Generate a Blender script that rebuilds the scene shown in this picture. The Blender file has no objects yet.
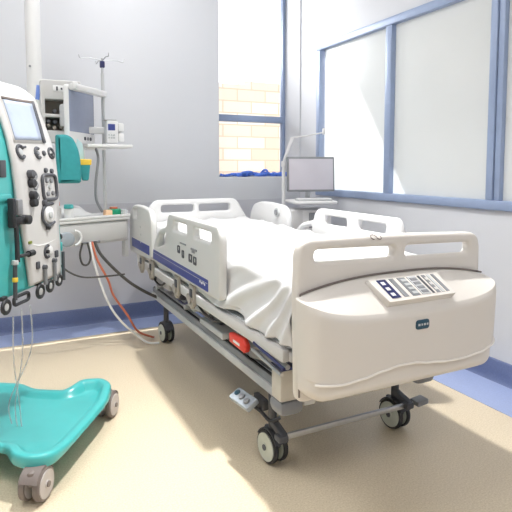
import bpy, bmesh, math, random
from mathutils import Vector, Matrix, noise
random.seed(7)
S = bpy.context.scene
C = S.collection
PI = math.pi

# ------------------------------------------------------------------ materials
def mat(name, col, rough=.5, metal=0., vary=.04, scale=18., bump=0., bscale=60., trans=0., alpha=1., emit=0., spec=.5, coat=0.):
    m = bpy.data.materials.new(name); m.use_nodes = True
    nt = m.node_tree; b = nt.nodes['Principled BSDF']
    b.inputs['Roughness'].default_value = rough
    b.inputs['Metallic'].default_value = metal
    b.inputs['Specular IOR Level'].default_value = spec
    b.inputs['Coat Weight'].default_value = coat
    if trans: b.inputs['Transmission Weight'].default_value = trans
    if alpha < 1: b.inputs['Alpha'].default_value = alpha
    tc = nt.nodes.new('ShaderNodeTexCoord')
    nz = nt.nodes.new('ShaderNodeTexNoise'); nz.inputs['Scale'].default_value = scale; nz.inputs['Detail'].default_value = 4
    nt.links.new(tc.outputs['Object'], nz.inputs['Vector'])
    r = nt.nodes.new('ShaderNodeValToRGB')
    r.color_ramp.elements[0].position = .3; r.color_ramp.elements[1].position = .7
    lo = [max(0, c*(1-vary)) for c in col]; hi = [min(1, c*(1+vary)) for c in col]
    r.color_ramp.elements[0].color = (*lo, 1); r.color_ramp.elements[1].color = (*hi, 1)
    nt.links.new(nz.outputs['Fac'], r.inputs['Fac']); nt.links.new(r.outputs['Color'], b.inputs['Base Color'])
    if emit:
        nt.links.new(r.outputs['Color'], b.inputs['Emission Color']); b.inputs['Emission Strength'].default_value = emit
    if bump:
        n2 = nt.nodes.new('ShaderNodeTexNoise'); n2.inputs['Scale'].default_value = bscale; n2.inputs['Detail'].default_value = 5
        nt.links.new(tc.outputs['Object'], n2.inputs['Vector'])
        bp = nt.nodes.new('ShaderNodeBump'); bp.inputs['Strength'].default_value = bump; bp.inputs['Distance'].default_value = .01
        nt.links.new(n2.outputs['Fac'], bp.inputs['Height']); nt.links.new(bp.outputs['Normal'], b.inputs['Normal'])
    return m
def lin(r, g, b):
    f = lambda c: (c/255/12.92) if c/255 <= .04045 else ((c/255+.055)/1.055)**2.4
    return (f(r), f(g), f(b))

M = {}
M['wall'] = mat('wall_paint', lin(214,216,221), .55, vary=.012, scale=1.5, bump=.03, bscale=120)
M['wall_low'] = mat('lower_wall_grey', lin(200,201,208), .45, vary=.015, scale=1.2)
M['ceil'] = mat('ceiling_paint', lin(236,236,236), .8, vary=.01)
M['band'] = mat('blue_vinyl', lin(160,174,212), .4, vary=.08, scale=170)
M['skirt'] = mat('dark_blue_vinyl', lin(104,117,156), .42, vary=.10, scale=150)
M['frame'] = mat('blue_grey_aluminium', lin(150,166,196), .4, metal=.1, vary=.03)
M['cream'] = mat('cream_plastic', lin(219,214,208), .38, vary=.01, scale=4)
M['rail'] = mat('shaded_rail_plastic', lin(206,206,204), .4, vary=.012, scale=5)  # left rails only: their back-lit shade is put into the greyer colour
M['ridge'] = mat('cream_ridge_highlight', lin(240,236,230), .38, vary=.01)  # lighter than the cover, so the ridge carries a painted highlight
M['white'] = mat('white_plastic', lin(228,228,228), .38, vary=.012, scale=5)
M['offwhite'] = mat('off_white_plastic', lin(204,203,202), .42, vary=.02, scale=5)
M['corner'] = mat('beige_grey_plastic', lin(204,199,190), .45)
M['lgrey'] = mat('light_grey_plastic', lin(190,192,194), .45, vary=.03)
M['switch'] = mat('blue_grey_plastic', lin(160,168,176), .4)
M['grey'] = mat('grey_plastic', lin(134,136,140), .45, vary=.05)
M['dgrey'] = mat('dark_grey_plastic', lin(78,80,86), .5, vary=.06)
M['black'] = mat('black_rubber', lin(44,45,49), .55, vary=.08)
M['hole'] = mat('dark_recess', lin(150,142,132), .7)
M['steel'] = mat('brushed_steel', lin(190,192,195), .3, metal=.85, vary=.04, scale=40)
M['bracket'] = mat('warm_grey_metal', lin(176,170,162), .4, metal=.2)
M['navy'] = mat('navy_stripe', lin(58,70,140), .4, vary=.05)
M['navyd'] = mat('dark_navy_plastic', lin(38,44,92), .4, vary=.05)
M['teal'] = mat('teal_plastic', lin(76,178,177), .28, vary=.02, scale=4, coat=.25)
M['tealb'] = mat('teal_basin_plastic', lin(74,180,180), .28, vary=.04, scale=6, coat=.25)
M['teald'] = mat('teal_fabric', lin(48,146,150), .7, vary=.06, scale=30)
M['tealp'] = mat('pale_teal_plastic', lin(196,226,228), .4)
M['sheet'] = mat('white_cotton', lin(216,216,217), .85, vary=.012, scale=6, bump=.08, bscale=35)
M['red'] = mat('red_plastic', lin(226,62,48), .4)
M['orange'] = mat('orange_rubber', lin(200,112,84), .45)
M['yellow'] = mat('yellow_plastic', lin(240,200,70), .45)
M['blue'] = mat('blue_film', lin(86,128,226), .3, vary=.2, scale=30)
M['bluel'] = mat('blue_sticker', lin(120,150,225), .45)
M['screen'] = mat('dark_blue_grey_display', lin(140,148,170), .25, vary=.03)
M['screenw'] = mat('pale_display', lin(182,194,216), .25, vary=.02)
M['screenl'] = mat('lilac_display', lin(196,192,200), .25, vary=.05, scale=3, emit=.10)
M['greentyre'] = mat('pale_green_grey_plastic', lin(205,210,198), .45)
M['taupe'] = mat('taupe_plastic', lin(122,112,108), .45, vary=.05)
M['taupel'] = mat('light_taupe_plastic', lin(196,190,188), .45, vary=.04)
M['tube'] = mat('clear_tubing', lin(205,208,210), .2, alpha=.4)
M['hose_grey'] = mat('grey_hose', lin(70,68,66), .5)
M['hose_white'] = mat('white_hose', lin(232,232,232), .4)
M['badge'] = mat('teal_grey_badge', lin(36,74,92), .4)

# floor vinyl : speckled beige
m = mat('beige_speckled_vinyl', lin(222,201,163), .34, vary=.0)
nt = m.node_tree; b = nt.nodes['Principled BSDF']
tc = nt.nodes['Texture Coordinate']
n1 = nt.nodes.new('ShaderNodeTexNoise'); n1.inputs['Scale'].default_value = 140; n1.inputs['Detail'].default_value = 6
n2 = nt.nodes.new('ShaderNodeTexNoise'); n2.inputs['Scale'].default_value = 1.6; n2.inputs['Detail'].default_value = 3
nt.links.new(tc.outputs['Object'], n1.inputs['Vector']); nt.links.new(tc.outputs['Object'], n2.inputs['Vector'])
r1 = nt.nodes.new('ShaderNodeValToRGB'); r1.color_ramp.elements[0].position = .32; r1.color_ramp.elements[1].position = .68
r1.color_ramp.elements[0].color = (*lin(208,192,164), 1); r1.color_ramp.elements[1].color = (*lin(231,217,193), 1)
mx = nt.nodes.new('ShaderNodeMix'); mx.data_type = 'RGBA'; mx.blend_type = 'MULTIPLY'; mx.inputs[0].default_value = .35
r2 = nt.nodes.new('ShaderNodeValToRGB'); r2.color_ramp.elements[0].color = (.82,.82,.82,1); r2.color_ramp.elements[1].color = (1,1,1,1)
nt.links.new(n1.outputs['Fac'], r1.inputs['Fac']); nt.links.new(n2.outputs['Fac'], r2.inputs['Fac'])
nt.links.new(r1.outputs['Color'], mx.inputs[6]); nt.links.new(r2.outputs['Color'], mx.inputs[7])
nt.links.new(mx.outputs[2], b.inputs['Base Color'])
b.inputs['Specular IOR Level'].default_value = .4
M['floor'] = m

# frosted glass
m = bpy.data.materials.new('frosted_glass'); m.use_nodes = True
nt = m.node_tree; nt.nodes.clear()
out = nt.nodes.new('ShaderNodeOutputMaterial')
tr = nt.nodes.new('ShaderNodeBsdfTranslucent'); df = nt.nodes.new('ShaderNodeBsdfDiffuse'); gl = nt.nodes.new('ShaderNodeBsdfGlossy')
tr.inputs['Color'].default_value = (.90,.945,.94,1); df.inputs['Color'].default_value = (.72,.745,.755,1); gl.inputs['Roughness'].default_value = .25
m1 = nt.nodes.new('ShaderNodeMixShader'); m1.inputs[0].default_value = .45
m2 = nt.nodes.new('ShaderNodeMixShader'); m2.inputs[0].default_value = .05
tcx = nt.nodes.new('ShaderNodeTexCoord'); nn = nt.nodes.new('ShaderNodeTexNoise'); nn.inputs['Scale'].default_value = 2.5
rr = nt.nodes.new('ShaderNodeValToRGB'); rr.color_ramp.elements[0].color = (.84,.875,.89,1); rr.color_ramp.elements[1].color = (.91,.935,.95,1)
nt.links.new(tcx.outputs['Object'], nn.inputs['Vector']); nt.links.new(nn.outputs['Fac'], rr.inputs['Fac']); nt.links.new(rr.outputs['Color'], tr.inputs['Color'])
nt.links.new(tr.outputs[0], m1.inputs[1]); nt.links.new(df.outputs[0], m1.inputs[2])
nt.links.new(m1.outputs[0], m2.inputs[1]); nt.links.new(gl.outputs[0], m2.inputs[2]); nt.links.new(m2.outputs[0], out.inputs['Surface'])
M['frost'] = m
# clear glass: thin, mostly transparent
m = bpy.data.materials.new('clear_glass'); m.use_nodes = True
nt = m.node_tree; nt.nodes.clear()
out = nt.nodes.new('ShaderNodeOutputMaterial'); tr = nt.nodes.new('ShaderNodeBsdfTransparent'); gl = nt.nodes.new('ShaderNodeBsdfGlossy')
gl.inputs['Roughness'].default_value = .02; fr = nt.nodes.new('ShaderNodeFresnel'); fr.inputs['IOR'].default_value = 1.35
m1 = nt.nodes.new('ShaderNodeMixShader')
nt.links.new(fr.outputs[0], m1.inputs[0]); nt.links.new(tr.outputs[0], m1.inputs[1]); nt.links.new(gl.outputs[0], m1.inputs[2]); nt.links.new(m1.outputs[0], out.inputs['Surface'])
M['glass'] = m
# outside block wall
m = bpy.data.materials.new('pale_block_wall'); m.use_nodes = True
nt = m.node_tree; b = nt.nodes['Principled BSDF']; b.inputs['Roughness'].default_value = .9
tcx = nt.nodes.new('ShaderNodeTexCoord'); mp = nt.nodes.new('ShaderNodeMapping'); mp.inputs['Rotation'].default_value = (PI/2, 0, 0)
bk = nt.nodes.new('ShaderNodeTexBrick'); bk.inputs['Scale'].default_value = 1.0
bk.inputs['Brick Width'].default_value = .42; bk.inputs['Row Height'].default_value = .158; bk.inputs['Mortar Size'].default_value = .011; bk.inputs['Mortar Smooth'].default_value = .6
bk.inputs['Color1'].default_value = (*lin(250,242,232), 1); bk.inputs['Color2'].default_value = (*lin(232,216,198), 1); bk.inputs['Mortar'].default_value = (*lin(226,200,176), 1)
nt.links.new(tcx.outputs['Object'], mp.inputs['Vector']); nt.links.new(mp.outputs['Vector'], bk.inputs['Vector']); nt.links.new(bk.outputs['Color'], b.inputs['Base Color'])
M['block'] = m

# ------------------------------------------------------------------ mesh builder
class MB:
    """collects shapes into one bmesh; build() links it as ONE mesh object"""
    def __init__(s): s.bm = bmesh.new()
    def _add(s, bm2, mtx=None, mi=0):
        if mtx is not None: bmesh.ops.transform(bm2, matrix=mtx, verts=bm2.verts)
        for f in bm2.faces: f.material_index = mi
        me = bpy.data.meshes.new('tmp'); bm2.to_mesh(me); bm2.free()
        s.bm.from_mesh(me); bpy.data.meshes.remove(me); return s
    def box(s, c, size, bev=.0, rot=None, seg=2, mi=0):
        b2 = bmesh.new(); bmesh.ops.create_cube(b2, size=1)
        bmesh.ops.scale(b2, vec=Vector(size), verts=b2.verts)
        if bev > 0: bmesh.ops.bevel(b2, geom=list(b2.edges), offset=min(bev, min(size)*.49), segments=seg, affect='EDGES', profile=.5)
        mt = Matrix.Translation(c)
        if rot is not None: mt = mt @ rot
        return s._add(b2, mt, mi)
    def cyl(s, p0, p1, r, r2=None, seg=20, bev=0., mi=0):
        p0, p1 = Vector(p0), Vector(p1); d = p1-p0; L = d.length
        b2 = bmesh.new(); bmesh.ops.create_cone(b2, cap_ends=True, segments=seg, radius1=r, radius2=r if r2 is None else r2, depth=L)
        if bev > 0:
            es = [e for e in b2.edges if len(e.link_faces) == 2 and any(len(f.verts) > 4 for f in e.link_faces)]
            bmesh.ops.bevel(b2, geom=es, offset=bev, segments=2, affect='EDGES', profile=.5)
        return s._add(b2, Matrix.Translation((p0+p1)/2) @ d.to_track_quat('Z', 'Y').to_matrix().to_4x4(), mi)
    def ring(s, c, n, R, r, a0=0, a1=2*PI, seg=28, x=None, mi=0):
        n = Vector(n).normalized(); u = (Vector(x) if x is not None else n.orthogonal()); u = (u - n*u.dot(n)).normalized(); v = n.cross(u)
        k = max(3, int(seg*abs(a1-a0)/(2*PI)))
        pts = [Vector(c)+u*R*math.cos(a0+(a1-a0)*i/k)+v*R*math.sin(a0+(a1-a0)*i/k) for i in range(k+1)]
        closed = abs(abs(a1-a0)-2*PI) < 1e-4
        return s.tube(pts[:-1] if closed else pts, r, closed=closed, smooth=False, mi=mi)
    def tube(s, pts, r, seg=8, closed=False, smooth=True, sub=6, mi=0):
        pts = [Vector(p) for p in pts]
        if smooth and len(pts) > 2: pts = catmull(pts, sub)
        n = len(pts); b2 = bmesh.new(); rings = []
        up = None
        for i, p in enumerate(pts):
            a = pts[(i-1) % n] if (i > 0 or closed) else p
            b_ = pts[(i+1) % n] if (i < n-1 or closed) else p
            t = (b_-a).normalized()
            if up is None: up = t.orthogonal().normalized()
            up = (up - t*up.dot(t)); up = up.normalized() if up.length > 1e-6 else t.orthogonal().normalized()
            v = t.cross(up)
            rings.append([b2.verts.new(p+up*r*math.cos(2*PI*k/seg)+v*r*math.sin(2*PI*k/seg)) for k in range(seg)])
        for i in range(n if closed else n-1):
            A, B = rings[i], rings[(i+1) % n]
            for k in range(seg): b2.faces.new((A[k], A[(k+1) % seg], B[(k+1) % seg], B[k]))
        if not closed:
            b2.faces.new(rings[0][::-1]); b2.faces.new(rings[-1])
        bmesh.ops.recalc_face_normals(b2, faces=b2.faces)
        return s._add(b2, None, mi)
    def panel(s, outer, holes=(), thick=.03, bev=.008, plane='yz', at=0., mi=0, bres=2):
        """2-D outline with holes, extruded and rounded; plane 'yz' (thickness along x) or 'xz' (thickness along y) or 'xy'"""
        cu = bpy.data.curves.new('tmpc', 'CURVE'); cu.dimensions = '2D'; cu.fill_mode = 'BOTH'
        for loop in [outer, *holes]:
            sp = cu.splines.new('POLY'); sp.points.add(len(loop)-1)
            for q, (a, b_) in zip(sp.points, loop): q.co = (a, b_, 0, 1)
            sp.use_cyclic_u = True
        cu.extrude = max(thick/2-bev, .0005); cu.bevel_depth = bev; cu.bevel_resolution = bres; cu.offset = -bev
        ob = bpy.data.objects.new('tmpo', cu); C.objects.link(ob)
        dg = bpy.context.evaluated_depsgraph_get(); me = bpy.data.meshes.new_from_object(ob.evaluated_get(dg))
        bpy.data.objects.remove(ob); bpy.data.curves.remove(cu)
        b2 = bmesh.new(); b2.from_mesh(me); bpy.data.meshes.remove(me)
        bmesh.ops.remove_doubles(b2, verts=b2.verts, dist=1e-5)
        if plane == 'yz': mt = Matrix(((0,0,1,at),(1,0,0,0),(0,1,0,0),(0,0,0,1)))
        elif plane == 'xz': mt = Matrix(((1,0,0,0),(0,0,-1,at),(0,1,0,0),(0,0,0,1)))
        else: mt = Matrix.Translation((0,0,at))
        return s._add(b2, mt, mi)
    def grid(s, fn, nu, nv, mi=0):
        b2 = bmesh.new(); vs = [[b2.verts.new(fn(i/nu, j/nv)) for j in range(nv+1)] for i in range(nu+1)]
        for i in range(nu):
            for j in range(nv): b2.faces.new((vs[i][j], vs[i+1][j], vs[i+1][j+1], vs[i][j+1]))
        return s._add(b2, None, mi)
    def loft(s, loops, cap0=True, cap1=True, mi=0):
        b2 = bmesh.new(); L = [[b2.verts.new(p) for p in lp] for lp in loops]; k = len(L[0])
        for A, B in zip(L, L[1:]):
            for i in range(k): b2.faces.new((A[i], A[(i+1) % k], B[(i+1) % k], B[i]))
        if cap0: b2.faces.new(L[0][::-1])
        if cap1: b2.faces.new(L[-1])
        bmesh.ops.recalc_face_normals(b2, faces=b2.faces)
        return s._add(b2, None, mi)
    def poly(s, pts, thick=0, mi=0):
        b2 = bmesh.new(); f = b2.faces.new([b2.verts.new(p) for p in pts]); f.normal_update(); n = f.normal.copy()
        if thick:
            r = bmesh.ops.extrude_face_region(b2, geom=[f])
            bmesh.ops.translate(b2, vec=n*thick, verts=[v for v in r['geom'] if isinstance(v, bmesh.types.BMVert)])
            bmesh.ops.recalc_face_normals(b2, faces=b2.faces)
        return s._add(b2, None, mi)
    def build(s, name, m, parent=None, angle=38, loc=None, solid=0., off=-1, label=None):
        me = bpy.data.meshes.new(name); s.bm.to_mesh(me); s.bm.free()
        for mm in (m if isinstance(m, (list, tuple)) else [m]): me.materials.append(mm)
        me.shade_smooth(); me.set_sharp_from_angle(angle=math.radians(angle))
        o = bpy.data.objects.new(name, me); C.objects.link(o)
        if parent is not None: o.parent = parent
        if loc is not None: o.location = loc
        if solid:
            md = o.modifiers.new('thickness', 'SOLIDIFY'); md.thickness = solid; md.offset = off
        if label: o['label'] = label
        return o

def catmull(p, sub):
    out = []
    for i in range(len(p)-1):
        a, b, c, d = p[max(i-1,0)], p[i], p[i+1], p[min(i+2,len(p)-1)]
        for k in range(sub):
            t = k/sub
            out.append(.5*((2*b)+(c-a)*t+(2*a-5*b+4*c-d)*t*t+(3*b-a-3*c+d)*t**3))
    out.append(p[-1]); return out
def rnd(pts, r, n=5):
    """round the corners of a 2-D polygon; r is one radius or one per corner"""
    out = []; k = len(pts); rs = r if isinstance(r, (list, tuple)) else [r]*k
    for i in range(k):
        p = Vector((*pts[i], 0)); a = Vector((*pts[i-1], 0)); b = Vector((*pts[(i+1) % k], 0))
        da, db = (a-p), (b-p); q = min(rs[i], da.length*.48, db.length*.48)
        if q < 1e-4: out.append(tuple(pts[i])); continue
        p0, p1 = p+da.normalized()*q, p+db.normalized()*q
        for j in range(n+1):
            t = j/n; w = p0*(1-t)**2+p*2*t*(1-t)+p1*t*t; out.append((w.x, w.y))
    return out
def rect(x0, y0, x1, y1): return [(x0,y0),(x1,y0),(x1,y1),(x0,y1)]
def rz(a): return Matrix.Rotation(a, 4, 'Z')
def rx(a): return Matrix.Rotation(a, 4, 'X')
def ry(a): return Matrix.Rotation(a, 4, 'Y')

def tag(o, label, cat, group=None):
    o['label'] = label; o['category'] = cat
    if group: o['group'] = group
    return o
def thing(name, label, cat, loc=(0,0,0), rotz=0, group=None):
    o = bpy.data.objects.new(name, None); C.objects.link(o); o.empty_display_size = .1
    o.location = loc; o.rotation_euler = (0,0,rotz)
    return tag(o, label, cat, group)
def struct(o): o['kind'] = 'structure'; return o

# ------------------------------------------------------------------ room
XR, YB, XL, YF, ZC = 2.755, 4.556, -1.9, -1.7, 3.5
BAND = .335
struct(MB().box(((XL+XR)/2, (YB+YF)/2, -.05), (XR-XL+.6, YB-YF+.9, .1)).build('floor', M['floor']))
struct(MB().box(((XL+XR)/2, (YB+YF)/2, ZC+.05), (XR-XL+.6, YB-YF+.9, .1)).build('ceiling', M['ceil']))
struct(MB().box((XL-.1, (YB+YF)/2, ZC/2), (.2, YB-YF+.4, ZC)).build('wall_left', M['wall']))
struct(MB().box(((XL+XR)/2, YF-.1, ZC/2), (XR-XL, .2, ZC)).build('wall_front', M['wall']))
# back wall with a deep window opening
WX0, WX1, WZ0, WZ1, WD = 1.875, 2.745, 1.222, 3.3, .30
w = MB()
w.box(((XL+WX0)/2, YB+.19, ZC/2), (WX0-XL, .38, ZC))
w.box(((WX1+XR+.2)/2, YB+.19, ZC/2), (XR+.2-WX1, .38, ZC))
w.box(((WX0+WX1)/2, YB+.19, WZ0/2), (WX1-WX0, .38, WZ0))
w.box(((WX0+WX1)/2, YB+.19, (WZ1+ZC)/2), (WX1-WX0, .38, ZC-WZ1))
struct(w.build('wall_back', M['wall']))
# right wall with the long frosted window
FY0, FY1, FZ0, FZ1 = .20, 4.235, 1.065, 2.47
w = MB()
w.box((XR+.1, (FY1+YB)/2, ZC/2), (.2, YB-FY1, ZC))
w.box((XR+.1, (YF+FY0)/2, ZC/2), (.2, FY0-YF, ZC))
w.box((XR+.1, (FY0+FY1)/2, FZ0/2), (.2, FY1-FY0, FZ0))
w.box((XR+.1, (FY0+FY1)/2, (FZ1+ZC)/2), (.2, FY1-FY0, ZC-FZ1))
struct(w.build('wall_right', M['wall']))
# thin darker grey panel on the lower back wall, floor bands, skirting
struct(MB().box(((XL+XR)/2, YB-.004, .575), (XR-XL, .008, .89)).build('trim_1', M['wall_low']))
struct(MB().box(((XL+XR)/2, YB-BAND/2, .001), (XR-XL, BAND, .004)).build('trim_2', M['band']))
struct(MB().box((XR-BAND/2, (YF+YB-BAND)/2, .001), (BAND, YB-BAND-YF, .004)).build('trim_3', M['band']))
def skirt(name, p0, p1, n):
    p0, p1, n = Vector(p0), Vector(p1), Vector(n); b = MB()
    prof = [(.028,0),(.020,.008),(.013,.022),(.011,.05),(.011,.128),(.006,.136),(0,.136),(0,0)]
    b.loft([[p+n*a+Vector((0,0,z)) for a, z in prof] for p in (p0, p1)])
    return struct(b.build(name, M['skirt'], angle=60))
skirt('baseboard_back', (XL,YB-.008,.003), (XR,YB-.008,.003), (0,-1,0))
skirt('baseboard_right', (XR,YF,.003), (XR,YB,.003), (-1,0,0))

def window(name): 
    o = bpy.data.objects.new(name, None); C.objects.link(o); return struct(o)
w1 = window('window_1'); w1.location = (WX0, YB+WD, WZ0)
WW, WH = WX1-WX0, WZ1-WZ0
fw = .032
f = MB()
for (x0,z0,x1,z1) in ((0,0,fw,WH),(WW-fw,0,WW,WH),(fw,0,WW-fw,.03),(fw,WH-fw,WW-fw,WH),(fw,.563,WW-fw,.630)):
    f.box(((x0+x1)/2,.02,(z0+z1)/2), (x1-x0,.06,z1-z0), .004)
f.build('window_frame', M['frame'], w1)
MB().box((WW/2,.03,(.03+.563)/2), (WW-2*fw,.006,.533)).build('pane', M['glass'], w1)
MB().box((WW/2,.03,(.630+WH-fw)/2), (WW-2*fw,.006,WH-fw-.630)).build('pane', M['glass'], w1)
MB().box((WW/2,-.145,.004), (WW,.31,.012), .003).build('window_sill', M['white'], w1)

w2 = window('window_2'); w2.location = (XR, FY0, FZ0)
LW, LH = FY1-FY0, FZ1-FZ0
f = MB()
f.box((.01,LW/2,.03), (.07,LW,.06), .006).box((.01,LW/2,LH-.03), (.07,LW,.06), .006)
f.box((.01,.03,LH/2), (.07,.06,LH-.12), .006).box((.01,LW-.03,LH/2), (.07,.06,LH-.12), .006)
mul = [3.225-FY0, 2.245-FY0, 1.205-FY0]
for i, y in enumerate(mul):
    wd = .07 if i != 1 else .05
    f.box((.01,y+(0 if i!=1 else .025),LH/2), (.07,wd,LH-.12), .006)
    if i == 1: f.box((.014,y-.025,LH/2), (.06,.042,LH-.12), .006)
f.build('window_frame', M['frame'], w2)
edges = [LW-.06, *mul, .06]
for a, b_ in zip(edges, edges[1:]):
    MB().box((.022,(a+b_)/2,LH/2), (.008,abs(a-b_)-.05,LH-.115)).build('pane', M['frost'], w2)

# ------------------------------------------------------------------ outside
bw = MB()
for k in range(-2, 9):
    top = 2.45 + (.03 if k % 2 else -.02)
    bw.box((-1+.9*k, 0, (top-1.2)/2-.0), (.9, .25, top+1.2))
o = bw.build('outside_wall', M['block'], loc=(0, 6.62, 0)); struct(o)
# unseen panel, added and shaped to cast a slanting shadow on the frosted panes
gb = MB(); gb.poly([(0,-9,-1),(0,.75,-1),(0,1.10,0),(0,4.6,5.19),(0,2.0,9),(0,-9,9)], .15)
o = gb.build('outside_shadow_panel', M['block'], loc=(5.0, 0, 0)); struct(o)
struct(MB().box((6, 3, -1.3), (30, 30, .2)).build('outside_ground', mat('outside_paving', (.5,.48,.45), .9)))

# ------------------------------------------------------------------ castors
def castor(parent, x, y, axis, R=.075, gap=.052, wd=.022, disc=None, rim=None, fork=None, top=.2, trail=(0,0), name='castor'):
    """twin-wheel castor: fork is the part, its wheels and tyres are the sub-parts"""
    a = Vector((math.cos(axis), math.sin(axis), 0)); t = Vector((-a.y, a.x, 0)); c = Vector((x, y, R))
    f = MB()
    f.box(c+Vector((0,0,R*.55)), (gap-wd-.002, R*1.5, R*1.0), .012, rz(axis))
    f.cyl(c+Vector((trail[0],trail[1],R*.8)), c+Vector((trail[0],trail[1],top-R)), R*.26, seg=16, bev=.003)
    f.cyl(c-a*(gap/2+wd), c+a*(gap/2+wd), R*.18, seg=12)
    # mudguard band over the top
    pts = []
    for k in range(9):
        g = math.radians(25+130*k/8); pts.append((math.cos(g)*R*1.06, math.sin(g)*R*1.06))
    hw = gap/2+wd*.35
    f.loft([[c+t*px+Vector((0,0,pz))-a*hw, c+t*px+Vector((0,0,pz))+a*hw, c+t*px*1.05+Vector((0,0,pz*1.05))+a*hw, c+t*px*1.05+Vector((0,0,pz*1.05))-a*hw] for px, pz in pts])
    fo = f.build(name, fork, parent)
    for s in (-1, 1):
        o0 = c+a*s*(gap/2-wd/2); o1 = c+a*s*(gap/2+wd/2)
        MB().cyl(o0, o1, R, seg=36, bev=.005).build('tyre', rim, fo)
        d = MB(); d.cyl(o1-a*s*wd*1.05, o1+a*s*.004, R*.87, R*.83, seg=32)
        d.cyl(o1, o1+a*s*.007, R*.25, seg=16, bev=.002); d.build('wheel_disc', disc, fo)
    return fo

# ------------------------------------------------------------------ hospital bed
bed = thing('hospital_bed', 'cream and white hospital bed with navy striped side rails and twin-wheel castors', 'bed', (1.43,2.8,0))
HX = .485
# headboard
hb = [(-.475,.56),(.475,.56),(.48,.86),(.45,.90),(.36,1.05),(.32,1.075),(-.32,1.075),(-.36,1.05),(-.45,.90),(-.48,.86)]
b = MB(); b.panel(rnd(hb, [.03,.03,.05,.05,.06,.05,.05,.06,.05,.05]), [rnd(rect(-.29,.975,-.02,1.035), .022), rnd(rect(.02,.975,.29,1.035), .022)], .045, .014, 'xz', 1.17)
hbo = b.build('headboard', M['white'], bed)
# footboard frame
n = 14
FX = -.018
top = [(FX-.41+.82*k/n, 1.070-.018*k/n+.006*math.sin(PI*k/n)) for k in range(n+1)]
fb = [(FX-.455,.47),(FX+.45,.47),(FX+.458,.85),(FX+.456,1.0),(FX+.444,1.034),*top[::-1],(FX-.448,1.056),(FX-.460,1.02),(FX-.464,.85)]
def slot(x0, x1): a, c = .984-.02*(x0+.4)/.8, .984-.02*(x1+.4)/.8; return rnd([(x0,a),(x1,c),(x1,c+.046),(x0,a+.046)], .022)
rs = [.03,.03,.02,.05,.04]+[.02]*(n+1)+[.04,.05,.02]
b = MB(); b.panel(rnd(fb, rs, 3), [slot(-.405,-.035), slot(.022,.375)], .05, .017, 'xz', -1.19, bres=3)
fbo = b.build('footboard', M['cream'], bed)
b = MB(); b.ring((-.14,-1.212,1.062), (0,-.6,.8), .013, .0022, 0, PI*1.4, seg=20, x=(1,0,0)).ring((-.115,-1.212,1.060), (0,-.6,.8), .010, .0022, 0, PI*1.2, seg=20, x=(-1,0,0))
b.build('embossed_mark', M['taupe'], fbo)
# bulging footboard cover
HWc = .474
def zgap(x): return .868+.048*(1-abs(x/.47)**2.6)
def zlip(x): return .800+.058*abs(x/.47)**4
WV = [(-.50,.560),(-.43,.549),(-.34,.543),(-.26,.549),(-.17,.562),(-.09,.571),(-.02,.569),(.06,.557),(.15,.547),(.24,.545),(.33,.553),(.41,.572),(.50,.600)]
def zwave(x):
    for (a, p), (c, q) in zip(WV, WV[1:]):
        p += .022; q += .022-.0
        if x <= c: t = (x-a)/(c-a); t = t*t*(3-2*t); return p+(q-p)*t
    return WV[-1][1]
def cover(u, v):
    e = (u-.5)*2; x = HWc*math.copysign(1-(1-abs(e))**1.35, e); q = min(1, abs(x)/HWc)
    side = (1-q**13)**.5 if q < 1 else 0
    xx = x
    zg, zl = zgap(x), zlip(x); D = .118
    if v < .22:
        t = v/.22; z = zg+(zl-zg)*t; y = -D*(t**.95)*(.92); 
    elif v < .32:
        t = (v-.22)/.10; z = zl-.03*t; y = -D*(.92+.08*math.sin(t*PI/2))
    elif v < .84:
        t = (v-.32)/.52; z = (zl-.03)+(.535-zl+.03)*t; y = -D*(1-.06*t)
    else:
        t = (v-.84)/.16; zb = .49; z = .535-(.535-zb)*math.sin(t*PI/2); y = -D*.94*(max(0, math.cos(t*PI/2))**.6)
    if v > .32:
        dz = z-zwave(x); y += .014*(1/(1+math.exp(max(-60,min(60,dz/.0022)))))
    # rounded lower corners, the plan narrows a little below the lip
    xx = xx*(1-.025*max(0, (.78-z)/.3))+FX
    zz = z + (.045*max(0, (q-.84)/.16)**2 if z < .6 else 0)*(1-(z-.49)/.11 if z > .49 else 1)
    return (xx, -1.222+y*side-.002, zz)
b = MB(); b.grid(cover, 120, 200)
bmesh.ops.recalc_face_normals(b.bm, faces=b.bm.faces)
fc = b.build('footboard_cover', M['cream'], bed, angle=80)
def on_cover(x):
    e = x/HWc; zw = zwave(x); return (x+FX, -1.222-.118*(1-abs(e)**13)**.5*.955-.001, zw+.003)
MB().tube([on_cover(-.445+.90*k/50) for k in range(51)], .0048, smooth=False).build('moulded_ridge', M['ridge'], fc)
gp = [(x+FX, -1.224, zgap(x)+.006) for x in [-.455+.91*k/24 for k in range(25)]]
b = MB(); b.tube([(FX-.456,-1.222,.50),(FX-.458,-1.222,.70),(FX-.460,-1.222,.84),*gp], .0038, smooth=False).build('cover_seam', M['taupe'], fbo)
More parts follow.
